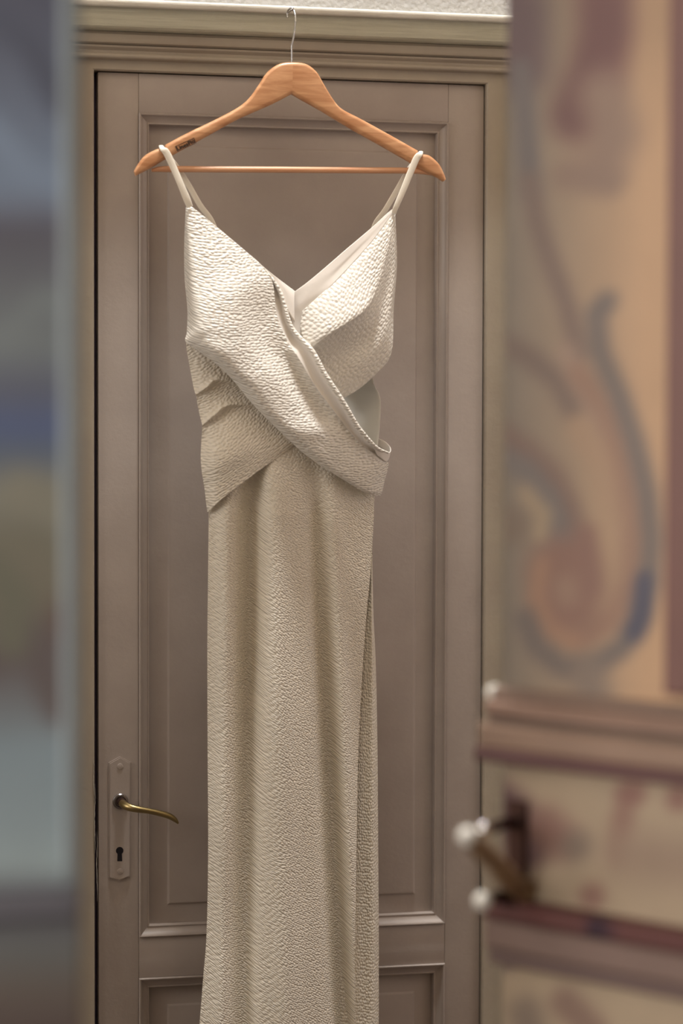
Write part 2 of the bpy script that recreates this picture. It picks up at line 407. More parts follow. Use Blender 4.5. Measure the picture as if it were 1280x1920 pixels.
# ------------------------------------------------------------------ the painted double doors in front
def paint_eval(px, py, base, strokes):
    col = base(px, py)
    for pts, r, c, soft in strokes:
        p = np.array(pts, float); best = np.full(px.shape, 1e9); rr = np.full(px.shape, 1.0)
        if len(p) == 1: best = np.hypot(px-p[0, 0], py-p[0, 1])
        for a, b in zip(p[:-1], p[1:]):
            d = b-a; t = np.clip(((px-a[0])*d[0] + (py-a[1])*d[1])/(d@d), 0, 1)
            best = np.minimum(best, np.hypot(px-a[0]-d[0]*t, py-a[1]-d[1]*t))
        k = np.clip((r*(1+soft*.5)-best)/(r*soft), 0, 1); k = k*k*(3-2*k)
        col = col*(1-k[..., None]) + np.array(c, float)*k[..., None]
    return col
def slab(P0, P1, nrm, zlo, zhi, o0, o1, base, strokes, step=.008, bev=.003):
    """upright slab between ground points P0 and P1, from offset o0 to o1 along nrm; front grid carries painted colour"""
    d = (P1-P0); Lh = d.length; d = d/Lh
    nx = max(2, int(Lh/step)); nz = max(2, int((zhi-zlo)/step))
    us = np.r_[0, np.linspace(bev, Lh-bev, nx), Lh]; zs = np.r_[zlo, np.linspace(zlo+bev, zhi-bev, nz), zhi]
    vs = []
    for j, z in enumerate(zs):
        for i, u in enumerate(us):
            e = (i in (0, len(us)-1)) or (j in (0, len(zs)-1))
            p = P0 + d*u + nrm*(o1 - (bev if e else 0)); vs.append((p.x, p.y, z))
    W = len(us); H = len(zs); fs = [(j*W+i, j*W+i+1, (j+1)*W+i+1, (j+1)*W+i) for j in range(H-1) for i in range(W-1)]
    ring = [i for i in range(W)] + [j*W+W-1 for j in range(1, H)] + [(H-1)*W+i for i in range(W-2, -1, -1)] + [j*W for j in range(H-2, 0, -1)]
    n0 = len(vs)
    for k in ring:
        v = Vector(vs[k]); q = v + nrm*(o0-(o1-bev)); vs.append(tuple(q))
    m = len(ring)
    for k in range(m): fs.append((ring[k], ring[(k+1) % m], n0+(k+1) % m, n0+k))
    fs.append(tuple(n0+k for k in range(m))[::-1])
    me = pydata(vs, fs)
    P = np.array(vs) - np.array(CAM); zz = P@np.array(fwd); px = 640+FPX*(P@np.array(rgt))/zz; py = 960-FPX*(P@np.array(upv))/zz
    c = paint_eval(px, py, base, strokes)/255.
    lin = np.where(c <= .04045, c/12.92, ((c+.055)/1.055)**2.4)
    at_ = me.color_attributes.new('paint', 'FLOAT_COLOR', 'POINT')
    buf = np.ones((len(vs), 4), np.float32); buf[:, :3] = lin; at_.data.foreach_set('color', buf.ravel())
    return me
def paint_mat(name, rough):
    m, nt, b = new_mat(name); L = nt.links.new
    a = N(nt, 'ShaderNodeVertexColor'); a.layer_name = 'paint'
    tc = N(nt, 'ShaderNodeTexCoord'); n1 = N(nt, 'ShaderNodeTexNoise', Scale=14.0, Detail=6.0); L(tc.outputs['Object'], n1.inputs[0])
    mr = N(nt, 'ShaderNodeMapRange'); mr.inputs[3].default_value = .88; mr.inputs[4].default_value = 1.08; L(n1.outputs[0], mr.inputs[0])
    mx = N(nt, 'ShaderNodeVectorMath', operation='SCALE'); L(a.outputs[0], mx.inputs[0]); L(mr.outputs[0], mx.inputs['Scale'])
    L(mx.outputs[0], b.inputs['Base Color']); b.inputs['Roughness'].default_value = rough
    bp = N(nt, 'ShaderNodeBump', Strength=.3, Distance=.002); L(n1.outputs[0], bp.inputs['Height']); L(bp.outputs[0], b.inputs['Normal'])
    return m
M_paintR = paint_mat('scrollwork_paint', .55)
M_paintL = paint_mat('cool_daylight_leaf_paint', .4)  # leaf paint with reflected cool daylight put into its blue-grey
fh = Vector((math.sin(YAW), math.cos(YAW), 0)); rh = Vector((math.cos(YAW), -math.sin(YAW), 0))
def camxy(lat, dep): p = CAM + rh*lat + fh*dep; return Vector((p.x, p.y, 0))
KR = 1.35                                    # paint is lighter than its shaded look
def lift(k):
    return lambda c: [min(255, 255*((v/255)**(1/1.0))*k) for v in c]
# right leaf
dA = 2.40; RF = camxy((943-640)/FPX*dA, dA); RH = camxy(.525, 2.06)
nR = Vector((-(RH-RF).y, (RH-RF).x, 0)).normalized()
if nR.dot(CAM-RF) < 0: nR = -nR
nR.z = 0
KC = 1.10
def C3(*c): return [min(250, v*KC) for v in c]
def mixb(c, k=.38):
    b = C3(146, 124, 104)
    return [a*(1-k)+q*k for a, q in zip(c, b)]
def baseR(px, py):
    t = np.clip((px-950)/260, 0, 1)[..., None]
    a = np.array(C3(128, 116, 102)); b = np.array(C3(176, 142, 110))
    c = a*(1-t)+b*t
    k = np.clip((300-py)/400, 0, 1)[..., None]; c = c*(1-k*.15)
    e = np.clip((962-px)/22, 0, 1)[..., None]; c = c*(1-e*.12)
    lo = np.clip((py-1400)/60, 0, 1)[..., None]
    return c*(1-lo) + np.array(C3(160, 140, 116))*lo
strR = [
 ([(935, -80), (975, 20), (975, 120)], 42, C3(92, 72, 74), 1.1),
 ([(1130, -80), (1135, 60), (1120, 130), (1085, 215)], 44, C3(98, 64, 62), .9),
 ([(1130, 180), (1150, 250), (1130, 300)], 40, C3(128, 103, 90), 1.2),
 ([(1065, 330), (1140, 340)], 24, C3(124, 100, 88), 1.2),
 ([(975, 130), (984, 210), (990, 290), (996, 360)], 17, C3(84, 82, 88), 1.1),
 ([(993, 340), (1008, 420), (1035, 500), (1062, 570), (1085, 660)], 16, C3(102, 84, 78), 1.1),
 ([(935, 640), (990, 668), (1045, 715), (1075, 770)], 18, C3(98, 82, 76), 1.1),
 ([(1060, 660), (1100, 740), (1135, 800)], 16, C3(150, 124, 108), 1.1),
 ([(935, 820), (985, 855), (1030, 900), (1060, 960), (1075, 1040)], 26, C3(104, 80, 74), 1.0),
 ([(940, 855), (985, 880), (1030, 940), (1050, 1000)], 19, C3(94, 92, 94), 1.0),
 ([(1085, 800), (1130, 880), (1165, 1000), (1160, 1100)], 20, C3(166, 134, 106), 1.0),
 ([(1085, 700), (1135, 770), (1168, 870), (1188, 980), (1184, 1090), (1150, 1160), (1090, 1200)], 18, C3(140, 104, 86), 1.1),
 ([(1055, 1070), (1062, 1130)], 56, C3(122, 84, 74), .8),
 ([(1015, 1060), (1005, 1120), (1030, 1180), (1075, 1205)], 13, C3(154, 112, 88), 1.1),
 ([(1060, 1100), (1062, 1115)], 20, C3(140, 108, 92), 1.2),
 ([(1100, 1000), (1110, 1100)], 16, C3(120, 82, 74), 1.2),
 ([(1138, 565), (1118, 590), (1124, 660), (1160, 740), (1190, 830), (1212, 920), (1222, 1010), (1216, 1090), (1200, 1160), (1165, 1215), (1110, 1250), (1055, 1252), (1008, 1215), (985, 1160)], 18, C3(88, 82, 82), .9),
 ([(1208, 1090), (1202, 1150), (1190, 1185)], 17, C3(68, 68, 84), .8),
 ([(955, 985)], 30, C3(106, 92, 80), 1.0),
 ([(985, 925), (1020, 965), (1012, 1000)], 13, C3(158, 138, 110), 1.0),
 ([(1100, 1265), (1110, 1300)], 30, C3(112, 100, 92), 1.2),
 ([(925, 1500), (960, 1525), (985, 1590)], 34, C3(84, 56, 60), .8),
 ([(1020, 1550), (1050, 1575)], 32, C3(122, 84, 78), 1.0),
 ([(1080, 1585)], 24, C3(108, 96, 86), 1.2),
 ([(1175, 1490), (1188, 1488)], 20, C3(118, 74, 68), .9),
 ([(1272, 1498)], 20, C3(118, 74, 68), .9),
 ([(1168, 1530), (1160, 1600)], 18, C3(126, 86, 76), 1.0),
 ([(1110, 1680)], 20, C3(124, 84, 76), .9),
 ([(1180, 1600), (1290, 1620)], 40, C3(142, 120, 102), 1.5),
 ([(950, 1790), (955, 1760)], 20, C3(56, 42, 62), .8),
 ([(1060, 1880), (1110, 1930), (1130, 2000)], 24, C3(118, 92, 82), 1.0),
 ([(985, 1900), (1010, 1990)], 26, C3(110, 98, 88), 1.2)]
strR = [(p_, r_*1.15, mixb(c_, .38 if sum(c_) > 250*1.1 else .12), s_*1.45) for p_, r_, c_, s_ in strR]
d3 = empty('door_3', (RH.x, RH.y, 0), label='open cream door leaf on the right painted with faded blue and maroon scrolls', cat='door', kind='structure')
def leafZ(px, py, F0, H0, nr, off=0.):
    # height of the ray through the pixel where it meets the leaf plane
    d = ray(px, py); o = F0 + nr*off; t = (Vector((o.x, o.y, 0)) - Vector((CAM.x, CAM.y, 0))).dot(nr)/Vector((d.x, d.y, 0)).dot(nr)
    return (CAM + d*t)
def zR(px, py, off=.0): return leafZ(px, py, RF, RH, nR, off).z
part('leaf_board', slab(RF, RH, nR, .012, 2.44, -.036, 0, baseR, strR), M_paintR, d3)
dR = (RH-RF).normalized()
def along(px, py, off=0.):
    p = leafZ(px, py, RF, RH, nR, off); return (Vector((p.x, p.y, 0))-RF).dot(dR)
def flat(c, c2=None, ysplit=0):
    def f(px, py):
        o = np.zeros(px.shape+(3,)); o[:] = c
        return o
    return f
u1 = along(1262, 700)
part('edge_moulding', slab(RF+dR*u1, RF+dR*(u1+.045), nR, zR(1262, 1300), 2.40, -.002, .014, flat(C3(112, 78, 70)), []), M_paintR, d3)
part('hinge_stile', slab(RF+dR*(u1+.046), RH, nR, zR(1262, 1300), 2.40, -.002, .006, flat(C3(120, 96, 84)), []), M_paintR, d3)
u0_ = -.004
def bar(name, pya, pyb, off, col, ext=0., strokes=()):
    za, zb_ = zR(1000, pya, off), zR(1000, pyb, off)
    part(name, slab(RF+dR*(u0_-ext), RH, nR, zb_, za, -.002, off, flat(C3(*col)), list(strokes), step=.012), M_paintR, d3)
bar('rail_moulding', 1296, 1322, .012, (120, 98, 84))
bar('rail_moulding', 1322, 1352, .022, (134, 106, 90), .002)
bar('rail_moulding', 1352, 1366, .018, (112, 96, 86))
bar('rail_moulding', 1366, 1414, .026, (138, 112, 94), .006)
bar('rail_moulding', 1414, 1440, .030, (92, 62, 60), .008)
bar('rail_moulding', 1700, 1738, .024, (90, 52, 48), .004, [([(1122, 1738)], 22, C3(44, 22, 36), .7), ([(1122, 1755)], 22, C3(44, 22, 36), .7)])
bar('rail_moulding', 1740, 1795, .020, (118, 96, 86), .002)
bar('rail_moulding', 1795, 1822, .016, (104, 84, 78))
# handle of the right leaf
dep = CAM + ray(975, 1640)*1.0
def onleaf(px, py, off): return leafZ(px, py, RF, RH, nR, off)
pa = onleaf(968, 1480, 0); pb_ = onleaf(968, 1690, 0)
ua = along(952, 1580); ub = along(990, 1580)
part('backplate', slab(RF+dR*ua, RF+dR*ub, nR, zR(970, 1660), zR(970, 1500), 0, .005, flat((70, 48, 52)), []), M_bronze, d3)
hp = onleaf(985, 1672, .004)
tip = CAM + ray(876, 1570)*((hp-CAM).dot(fwd) - .12)
mid = hp + nR*.045 + Vector((0, 0, .004))
hl = spline([hp, hp+nR*.012+Vector((0, 0, .006)), hp*.62+tip*.38+Vector((0, 0, -.002)), hp*.3+tip*.7, tip], 30)
M_oldbrass = painted('tarnished_brass', srgb(158, 126, 90), srgb(134, 106, 78), rough=.35, bump=.1)
lv2 = part('lever', tube(hl, list(catmull([.013, .012, .0115, .0100, .0080], 30)), 16), M_oldbrass, d3, 60)
def ball(name, c, r, mat, parent):
    bm = bmesh.new(); bmesh.ops.create_uvsphere(bm, u_segments=24, v_segments=16, radius=r, matrix=Matrix.Translation(c)); return part(name, bm_mesh(bm), mat, parent, 60)
M_pol = metal('polished_nickel', srgb(236, 232, 226), .12)
M_glint = painted('pale_glint', srgb(238, 232, 220), rough=.25, bump=.05)  # pale colour stands in for bright highlights on the metal fittings
kb = ball('lever_glint', tip + Vector((0, 0, .001)), .0095, M_glint, d3); kb['label'] = 'pale ball standing in for the highlight at the end of the lever'
ball('metal_glint_ball', CAM + ray(906, 1556)*((hp-CAM).dot(fwd) - .055), .0075, M_pol, d3)  # ball added to give a dimmer metal highlight
ball('glint_ball', CAM + ray(905, 1690)*((hp-CAM).dot(fwd) - .045), .0095, M_glint, d3)  # pale ball added in place of a highlight
q = CAM + ray(905, 1690)*((hp-CAM).dot(fwd) - .045)
part('glint_stem', tube([q, RF+dR*.012+Vector((0, 0, q.z-.004))], .006, 12), M_bronze, d3)  # stem added to carry the highlight ball
q = CAM + ray(926, 1299)*((RF-CAM).dot(fwd) - .035)
ball('glint_ball', q, .0085, M_glint, d3)
part('glint_stem', tube([q, RF+dR*.010+Vector((0, 0, q.z-.006))], .005, 12), M_bronze, d3)
q2 = CAM + ray(906, 1556)*((hp-CAM).dot(fwd) - .055)
part('glint_stem', tube([q2, RF+dR*.012+Vector((0, 0, q2.z-.004))], .006, 12), M_bronze, d3)

# left leaf
dB = 1.92; LF = camxy((152-640)/FPX*dB, dB); LH = camxy(-.65, 1.76)
nL = Vector((-(LH-LF).y, (LH-LF).x, 0)).normalized()
if nL.dot(CAM-LF) < 0: nL = -nL
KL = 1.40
stops = [(-60, (80, 80, 90)), (60, (86, 88, 98)), (200, (98, 104, 116)), (340, (108, 118, 132)), (380, (104, 110, 122)), (430, (86, 84, 90)), (560, (100, 102, 104)), (650, (106, 110, 110)), (730, (88, 90, 100)), (800, (80, 88, 112)), (850, (88, 94, 104)), (920, (116, 114, 104)), (1010, (104, 100, 88)), (1120, (104, 98, 86)), (1210, (92, 84, 82)), (1290, (98, 96, 96)), (1400, (116, 126, 130)), (1560, (126, 136, 138)), (1620, (132, 142, 142)), (1665, (104, 106, 108)), (1700, (84, 82, 86)), (1780, (92, 92, 90)), (1860, (90, 82, 76)), (1990, (74, 62, 60))]  # painted bands with the cool daylight tint put into their colours
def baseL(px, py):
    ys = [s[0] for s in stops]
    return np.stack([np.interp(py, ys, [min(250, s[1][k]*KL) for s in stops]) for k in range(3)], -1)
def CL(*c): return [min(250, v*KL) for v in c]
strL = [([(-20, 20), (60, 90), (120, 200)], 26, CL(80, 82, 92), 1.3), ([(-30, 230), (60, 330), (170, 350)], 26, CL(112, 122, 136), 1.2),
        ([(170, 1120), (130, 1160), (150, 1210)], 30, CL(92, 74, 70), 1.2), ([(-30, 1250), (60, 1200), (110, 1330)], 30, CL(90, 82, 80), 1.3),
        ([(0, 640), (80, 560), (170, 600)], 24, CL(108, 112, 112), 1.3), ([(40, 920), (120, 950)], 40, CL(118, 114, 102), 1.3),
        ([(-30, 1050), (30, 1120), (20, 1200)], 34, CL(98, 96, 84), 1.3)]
d2 = empty('door_2', (LH.x, LH.y, 0), label='blurred painted door leaf at the left edge with cool daylight put into its colour', cat='door', kind='structure')
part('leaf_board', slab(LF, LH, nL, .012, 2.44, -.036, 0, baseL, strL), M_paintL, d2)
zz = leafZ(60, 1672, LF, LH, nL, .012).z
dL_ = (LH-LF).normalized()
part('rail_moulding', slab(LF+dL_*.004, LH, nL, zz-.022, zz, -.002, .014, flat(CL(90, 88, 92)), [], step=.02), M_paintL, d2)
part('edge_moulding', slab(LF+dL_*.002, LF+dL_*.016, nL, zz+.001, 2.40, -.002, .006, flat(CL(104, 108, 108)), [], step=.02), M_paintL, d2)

# ------------------------------------------------------------------ hanger
HY = -.090
hz = at(547, 118, HY)
hg = empty('clothes_hanger', at(547, 240, HY), label='varnished beech clothes hanger with steel hook holding the dress', cat='hanger')
def station_bar(stations, n_sub, th=.0070, y=HY, rnd=.0056):
    """stations: (top px, bottom px, thick scale); rounded-rectangle cross sections lofted"""
    secs = []
    for (tx, ty), (bx, by), k in stations:
        T = at(tx, ty, y); B = at(bx, by, y); ax = (B-T); h = ax.length; ax = ax/h; yy = Vector((0, 1, 0)); t = th*k
        r = min(rnd*k, h*.45, t*.8); pts = []
        for (cx, cy, a0) in ((h-r, t-r, 0), (r, t-r, 90), (r, -(t-r), 180), (h-r, -(t-r), 270)):
            for i in range(7):
                a = math.radians(a0 + 90*i/6)
                pts.append((cx + r*math.cos(a), cy + r*math.sin(a)))
        secs.append([T + ax*p + yy*q for p, q in pts])
    return secs
topL = [(547, 117), (536, 117.4), (524, 119.8), (510, 127.5), (498, 138.5), (484, 160), (464, 187), (440, 205), (398, 227), (350, 250), (309.5, 271.5)]
botL = [(546, 177), (538, 181), (528, 186.5), (519, 191), (509, 196), (490, 204.5), (468, 214), (440, 227), (404, 247), (366, 268), (326, 290)]
tipT = [(308, 278), (302, 278.5), (292, 280.5), (271, 292), (257.5, 309), (251, 321)]
tipB = [(322, 293), (312, 298), (302, 303.5), (284, 314.5), (266, 324), (254, 330)]
topR = [(547, 117), (559, 117.6), (573, 120.5), (585, 128), (595, 138.5), (606, 158), (623, 185.6), (640, 204.5), (675, 223), (726, 251), (782, 282.5)]
botR = [(546, 177), (558, 184), (566, 188.5), (576, 194), (590, 202), (604, 210), (622, 221), (640, 232), (668, 248.5), (712, 273), (766, 304)]
tipTR = [(783, 289.5), (791, 289.5), (805, 292.5), (822, 308), (831, 325), (834.5, 336)]
tipBR = [(770, 307), (777, 311), (787, 317), (803, 325.5), (818, 333), (830, 340.5)]
def loft_all(T, B, T2, B2, dense=6):
    a = catmull(np.array([list(t)+list(b) for t, b in zip(T, B)]), len(T)*dense)
    b = catmull(np.array([list(t)+list(b) for t, b in zip(T2, B2)]), len(T2)*dense)
    st = [((r[0], r[1]), (r[2], r[3]), 1) for r in a]
    st2 = [((r[0], r[1]), (r[2], r[3]), 1-.35*(i/len(b))**3) for i, r in enumerate(b)]
    return station_bar(st+st2, 1)
def arm(T, B, T2, B2):
    secs = loft_all(T, B, T2, B2); n = len(secs[0]); vs = [v for s_ in secs for v in s_]
    fs = [(i*n+k, i*n+(k+1) % n, (i+1)*n+(k+1) % n, (i+1)*n+k) for i in range(len(secs)-1) for k in range(n)]
    fs += [tuple(range(n)), tuple((len(secs)-1)*n+k for k in range(n))]
    return pydata(vs, fs)
arm_l = part('arm', arm(topL, botL, tipT, tipB), M_wood, hg, 40)
M_woodR = wood('varnished_beech_right', srgb(186, 128, 86), srgb(222, 170, 126), rotz=.45)
part('arm', arm(topR, botR, tipTR, tipBR), M_woodR, hg, 40)
rodp = [at(284, 319.5, HY+.004), at(296, 317.5, HY+.004), at(310, 317, HY+.004), at(540, 318.3, HY+.004), at(780, 320, HY+.004), at(800, 323, HY+.004), at(812, 327, HY+.004)]
part('trouser_bar', tube(rodp, [.0022, .0036, .0043, .0043, .0043, .0036, .002], 20), M_wood2, hg, 50)
hk = [(547, 120, 0), (547, 100, 0), (547, 84, 0), (550, 70, 0), (553, 50, .000), (553.5, 32, .002), (551, 20, .008), (546.5, 15.5, .014), (541, 18, .021), (538.5, 25, .025), (538.5, 33, .024)]
part('hook', tube(spline([at(a, b, HY+c) for a, b, c in hk], 70), .0013, 10), M_steel, hg, 60)
nl = at(546.5, 18.8, HY+.014)
nail = tag(link('nail', lathe([(0, .0), (.0, .0024), (.0012, .0024), (.0013, .0011), (.055, .0010), (.056, 0)], Vector((nl.x, -.083, nl.z)), (0, 1, 0), 16), None, M_steel), 'thin steel nail in the plaster that carries the hanger hook', 'nail')
# stamped maker's mark on the left arm
def stamp(px, py, w_px, ang):
    y = HY-.0071; e = .0005
    o = at(px, py, y); sx = (at(px+100, py, y)-o).x/100
    rot = Matrix.Rotation(ang, 4, 'Y')
    W2, H2, t = w_px*sx/2, 7.4*sx*.5+.0013, .00055
    bars = [((-W2, -e, -H2), (W2, 0, -H2+t)), ((-W2, -e, H2-t), (W2, 0, H2)), ((-W2, -e, -H2), (-W2+t, 0, H2)), ((W2-t, -e, -H2), (W2, 0, H2))]
    me = boxes(bars)
    me.transform(Matrix.Translation(o) @ rot)
    fo = part('stamped_frame', me, M_ink, arm_l)
    cu = bpy.data.curves.new('stamp', 'FONT'); cu.body = 'LineaPiù'; cu.size = .0118; cu.align_x = 'CENTER'; cu.align_y = 'CENTER'; cu.extrude = .0002; cu.offset = .00018; cu.resolution_u = 3; cu.space_character = .98
    to = bpy.data.objects.new('tmp', cu); COL.objects.link(to); bpy.context.view_layer.update()
    me2 = bpy.data.meshes.new_from_object(to.evaluated_get(bpy.context.evaluated_depsgraph_get()))
    bpy.data.objects.remove(to)
    xs = [v.co.x for v in me2.vertices]; ys = [v.co.y for v in me2.vertices]
    wx = max(xs)-min(xs); hx = max(ys)-min(ys)
    k = Matrix.Diagonal(((W2*2-.0022)/wx, (H2*2-.0022)/hx, 1, 1)) @ Matrix.Translation((-(max(xs)+min(xs))/2, -(max(ys)+min(ys))/2, 0))
    me2.transform(Matrix.Translation(o+Vector((0, -.0002, 0))) @ rot @ Matrix.Rotation(math.pi/2, 4, 'X') @ k)
    me2.materials.clear()
    part('stamped_lettering', me2, M_ink, arm_l)
stamp(348, 271.5, 39, math.radians(-25.5))

# ------------------------------------------------------------------ the dress
dr = empty('dress', at(545, 900, HY), label='ivory textured crepe dress with crossed wrap bodice on the wooden hanger', cat='dress')
def surf(name, rows, mat, nu, nv, fold=None, thick=.0012, parent=None, uvs=1.0):
    """rows: list of rows of (px, py, d mm toward the viewer); resampled to a smooth grid"""
    m = max(len(r) for r in rows)
    R = [resample(r, 40) if False else np.array(catmull(np.array(r, float), 40)) for r in rows]
    G = catmull(np.stack(R), nv)                      # nv x 40 x 3
    G = np.swapaxes(catmull(np.swapaxes(G, 0, 1), nu), 0, 1)   # nv x nu x 3
    if fold is not None: G[..., 2] += fold(G[..., 0], G[..., 1])
    P = np.zeros(G.shape)
    for j in range(nv):
        for i in range(nu):
            P[j, i] = at(G[j, i, 0], G[j, i, 1], HY - G[j, i, 2]/1000)
    vs = P.reshape(-1, 3)
    fs = [(j*nu+i, j*nu+i+1, (j+1)*nu+i+1, (j+1)*nu+i) for j in range(nv-1) for i in range(nu-1)]
    me = bpy.data.meshes.new(name); me.from_pydata([tuple(v) for v in vs], [], fs); me.update()
    # normals towards the viewer
    nn = sum((Vector(p.normal)*p.area for p in me.polygons), Vector())
    if nn.y > 0: me.flip_normals()
    uvl = me.uv_layers.new(name='UVMap')
    U = np.stack([P[..., 0] + .35*P[..., 1], P[..., 2] - .35*P[..., 1]], -1).reshape(-1, 2)*uvs
    idx = np.zeros(len(me.loops), np.int32); me.loops.foreach_get('vertex_index', idx)
    uvl.data.foreach_set('uv', U[idx].astype(np.float32).ravel())
    o = child(name, me, parent or dr, mat)
    if thick:
        md = o.modifiers.new('thickness', 'SOLIDIFY'); md.thickness = thick; md.offset = -1
    return o
def gau(x, c, s): return np.exp(-((x-c)/s)**2)

# skirt (front) -- a hanging sheet with long folds
ys_ = [770, 830, 900, 960, 1050, 1150, 1250, 1400, 1600, 1750, 1830, 1930, 2080]
Ls = [404, 396, 391.5, 391, 390, 389, 388.5, 389, 390, 387, 381, 373, 360]
Rs = [704, 702, 700, 697, 693, 687, 680, 672, 668, 666, 665, 665, 665]
rows = []
def ytop(x): return float(np.interp(x, [385, 400, 440, 500, 550, 600, 640, 680, 706], [915, 900, 872, 832, 796, 812, 838, 868, 888]))
for j, (y, l, r) in enumerate(zip(ys_, Ls, Rs)):
    row = []
    for k in range(13):
        s = -math.cos(math.pi*k/12); x = l + (r-l)*(s+1)/2
        y_ = y
        if j < 5: y_ = ytop(x) + (ys_[5]-ytop(x))*(j/5.)**1.1
        row.append((x, y_, -8 + 22*(1-abs(s)**2.6)))
    rows.append(row)
def skirt_fold(x, y):
    t = np.clip((y-900)/1000, 0, 1.2)
    v1 = 470 - 18*t; rdg = 505 + 22*t
    v2 = 585 + 50*t; rd2 = 626+25*t
    d = -26*gau(x, v1+3, 21)*np.clip(1.1-.2*t, .6, 1.2) + 9*gau(x, 425-8*t, 18) + 17*gau(x, rdg+12, 32)
    d += -27*gau(x, v2+4, 20)*np.clip(.45+1.0*t, 0, 1) + 17*gau(x, v2+37, 16)*np.clip(.3+t, 0, 1)
    d *= np.clip((y-815)/150, 0, 1)**1.3
    d += -3*gau(y, 1300, 160)*gau(x, 540, 60)*0 + 1.5*np.sin(y/95.)*gau(x, 540, 70) + 1.2*np.sin(y/60.+1)*gau(x, 420, 30)
    return d
surf('skirt_front', rows, M_crepe_skirt, 150, 420, fold=skirt_fold)
# skirt (back) with the pleat showing at the right side
Rb = [703, 702, 699, 698, 698, 700, 704.5, 707.5, 709, 710, 710, 710, 710]
rows = []
for j, (y, l, r, rf) in enumerate(zip(ys_, Ls, Rb, Rs)):
    if y < 960: y = 888 + (y-770)*.3
    row = [(l+1, y, -10), (l+60, y, -34), (l+160, y, -42), (rf-70, y, -40), (rf-20, y, -22), (rf-6, y, -16)]
    g = max(0, r-rf)
    row += [(rf+g*.35, y, -12), (rf+g*.75, y, -8), (r, y, -20)]
    rows.append(row)
ob = surf('skirt_back', rows, M_crepe_back, 110, 160, thick=.0010)

# back panel of the bodice, seen from inside between the wraps
rows = [[(420, 640, -8), (480, 655, -30), (560, 662, -36), (640, 655, -32), (690, 650, -8)],
        [(372, 700, -6), (450, 705, -32), (540, 705, -40), (630, 706, -36), (700, 716, -8)],
        [(378, 735, -6), (450, 735, -32), (540, 735, -40), (640, 735, -36), (711, 741, -8)],
        [(384, 770, -6), (450, 770, -32), (540, 770, -40), (650, 770, -33), (713, 768, -8)],
        [(390, 815, -6), (450, 815, -32), (540, 815, -40), (650, 815, -28), (710, 815, -6)],
        [(394, 860, -8), (450, 860, -32), (540, 860, -40), (650, 860, -28), (705, 858, -8)]]
bk = surf('back_panel', rows, M_lining, 60, 60, thick=.0010)

# right bust panel (under the wrap)
n1 = [(567, 583, 20), (590, 562, 21), (624, 531, 21), (658, 495, 17), (698, 448, 11), (723, 415, 7), (737, 396, 4)]
r1 = [(563, 614, 22), (594, 588, 31), (628, 558, 33), (663, 522, 28), (698, 480, 20), (722, 434, 12), (738, 397, 4)]
r2 = [(573, 655, 30), (608, 627, 45), (650, 600, 49), (684, 573, 44), (706, 528, 29), (727, 460, 16), (738.5, 398, 4)]
r2b = [(581, 664, 27), (616, 636, 40), (658, 608, 43), (692, 580, 37), (712, 534, 26), (731, 466, 13), (739, 398, 3.5)]
r3 = [(596, 690, 22), (636, 664, 24), (676, 636, 25), (706, 604, 24), (722, 552, 17), (737, 476, 8), (740, 398, 3)]
r3b = [(620, 725, 20), (656, 698, 22), (694, 668, 24), (720, 628, 22), (733, 568, 14), (741, 486, 4), (740.5, 400, 2)]
r4 = [(638, 748, 14), (668, 733, 15), (702, 704, 16), (727, 676, 14), (736, 655, 10), (738, 600, 2), (742, 560, -4)]
r4 = [(640, 749, 14), (672, 730, 15), (708, 698, 15), (734, 661, 12), (738, 580, 3), (744, 495, -4), (741, 401, 1)]
bust = surf('right_bust_panel', [n1, r1, r2, r2b, r3, r3b, r4], M_crepe_bust, 110, 110)
# smooth facing at the neckline
f0 = [(547, 550.5, 13), (553, 546, 14.5), (578, 527.5, 16), (612, 499, 16), (650, 466, 14), (695, 428, 9), (722, 403, 6), (735, 392, 4)]
f1 = [(542, 560, 13), (556, 556, 15.5), (584, 536, 18), (622, 507, 18), (658, 475, 15), (699, 434, 10), (724, 407, 7), (736, 394, 4)]
f2 = [(536, 585, 12), (552, 580, 16), (576, 561, 19), (614, 527, 19.5), (651, 490, 16), (696, 444, 11), (723, 412, 7.5), (737, 396, 4.4)]
f3 = [(558, 658, 22), (572, 612, 19), (587, 570, 19), (620, 537, 22), (657, 498, 18), (699, 450, 12), (724, 416, 8), (737.5, 397, 4)]
surf('neckline_facing', [f0, f1, f2, f3], M_satin, 70, 24, parent=bust, thick=.0008)
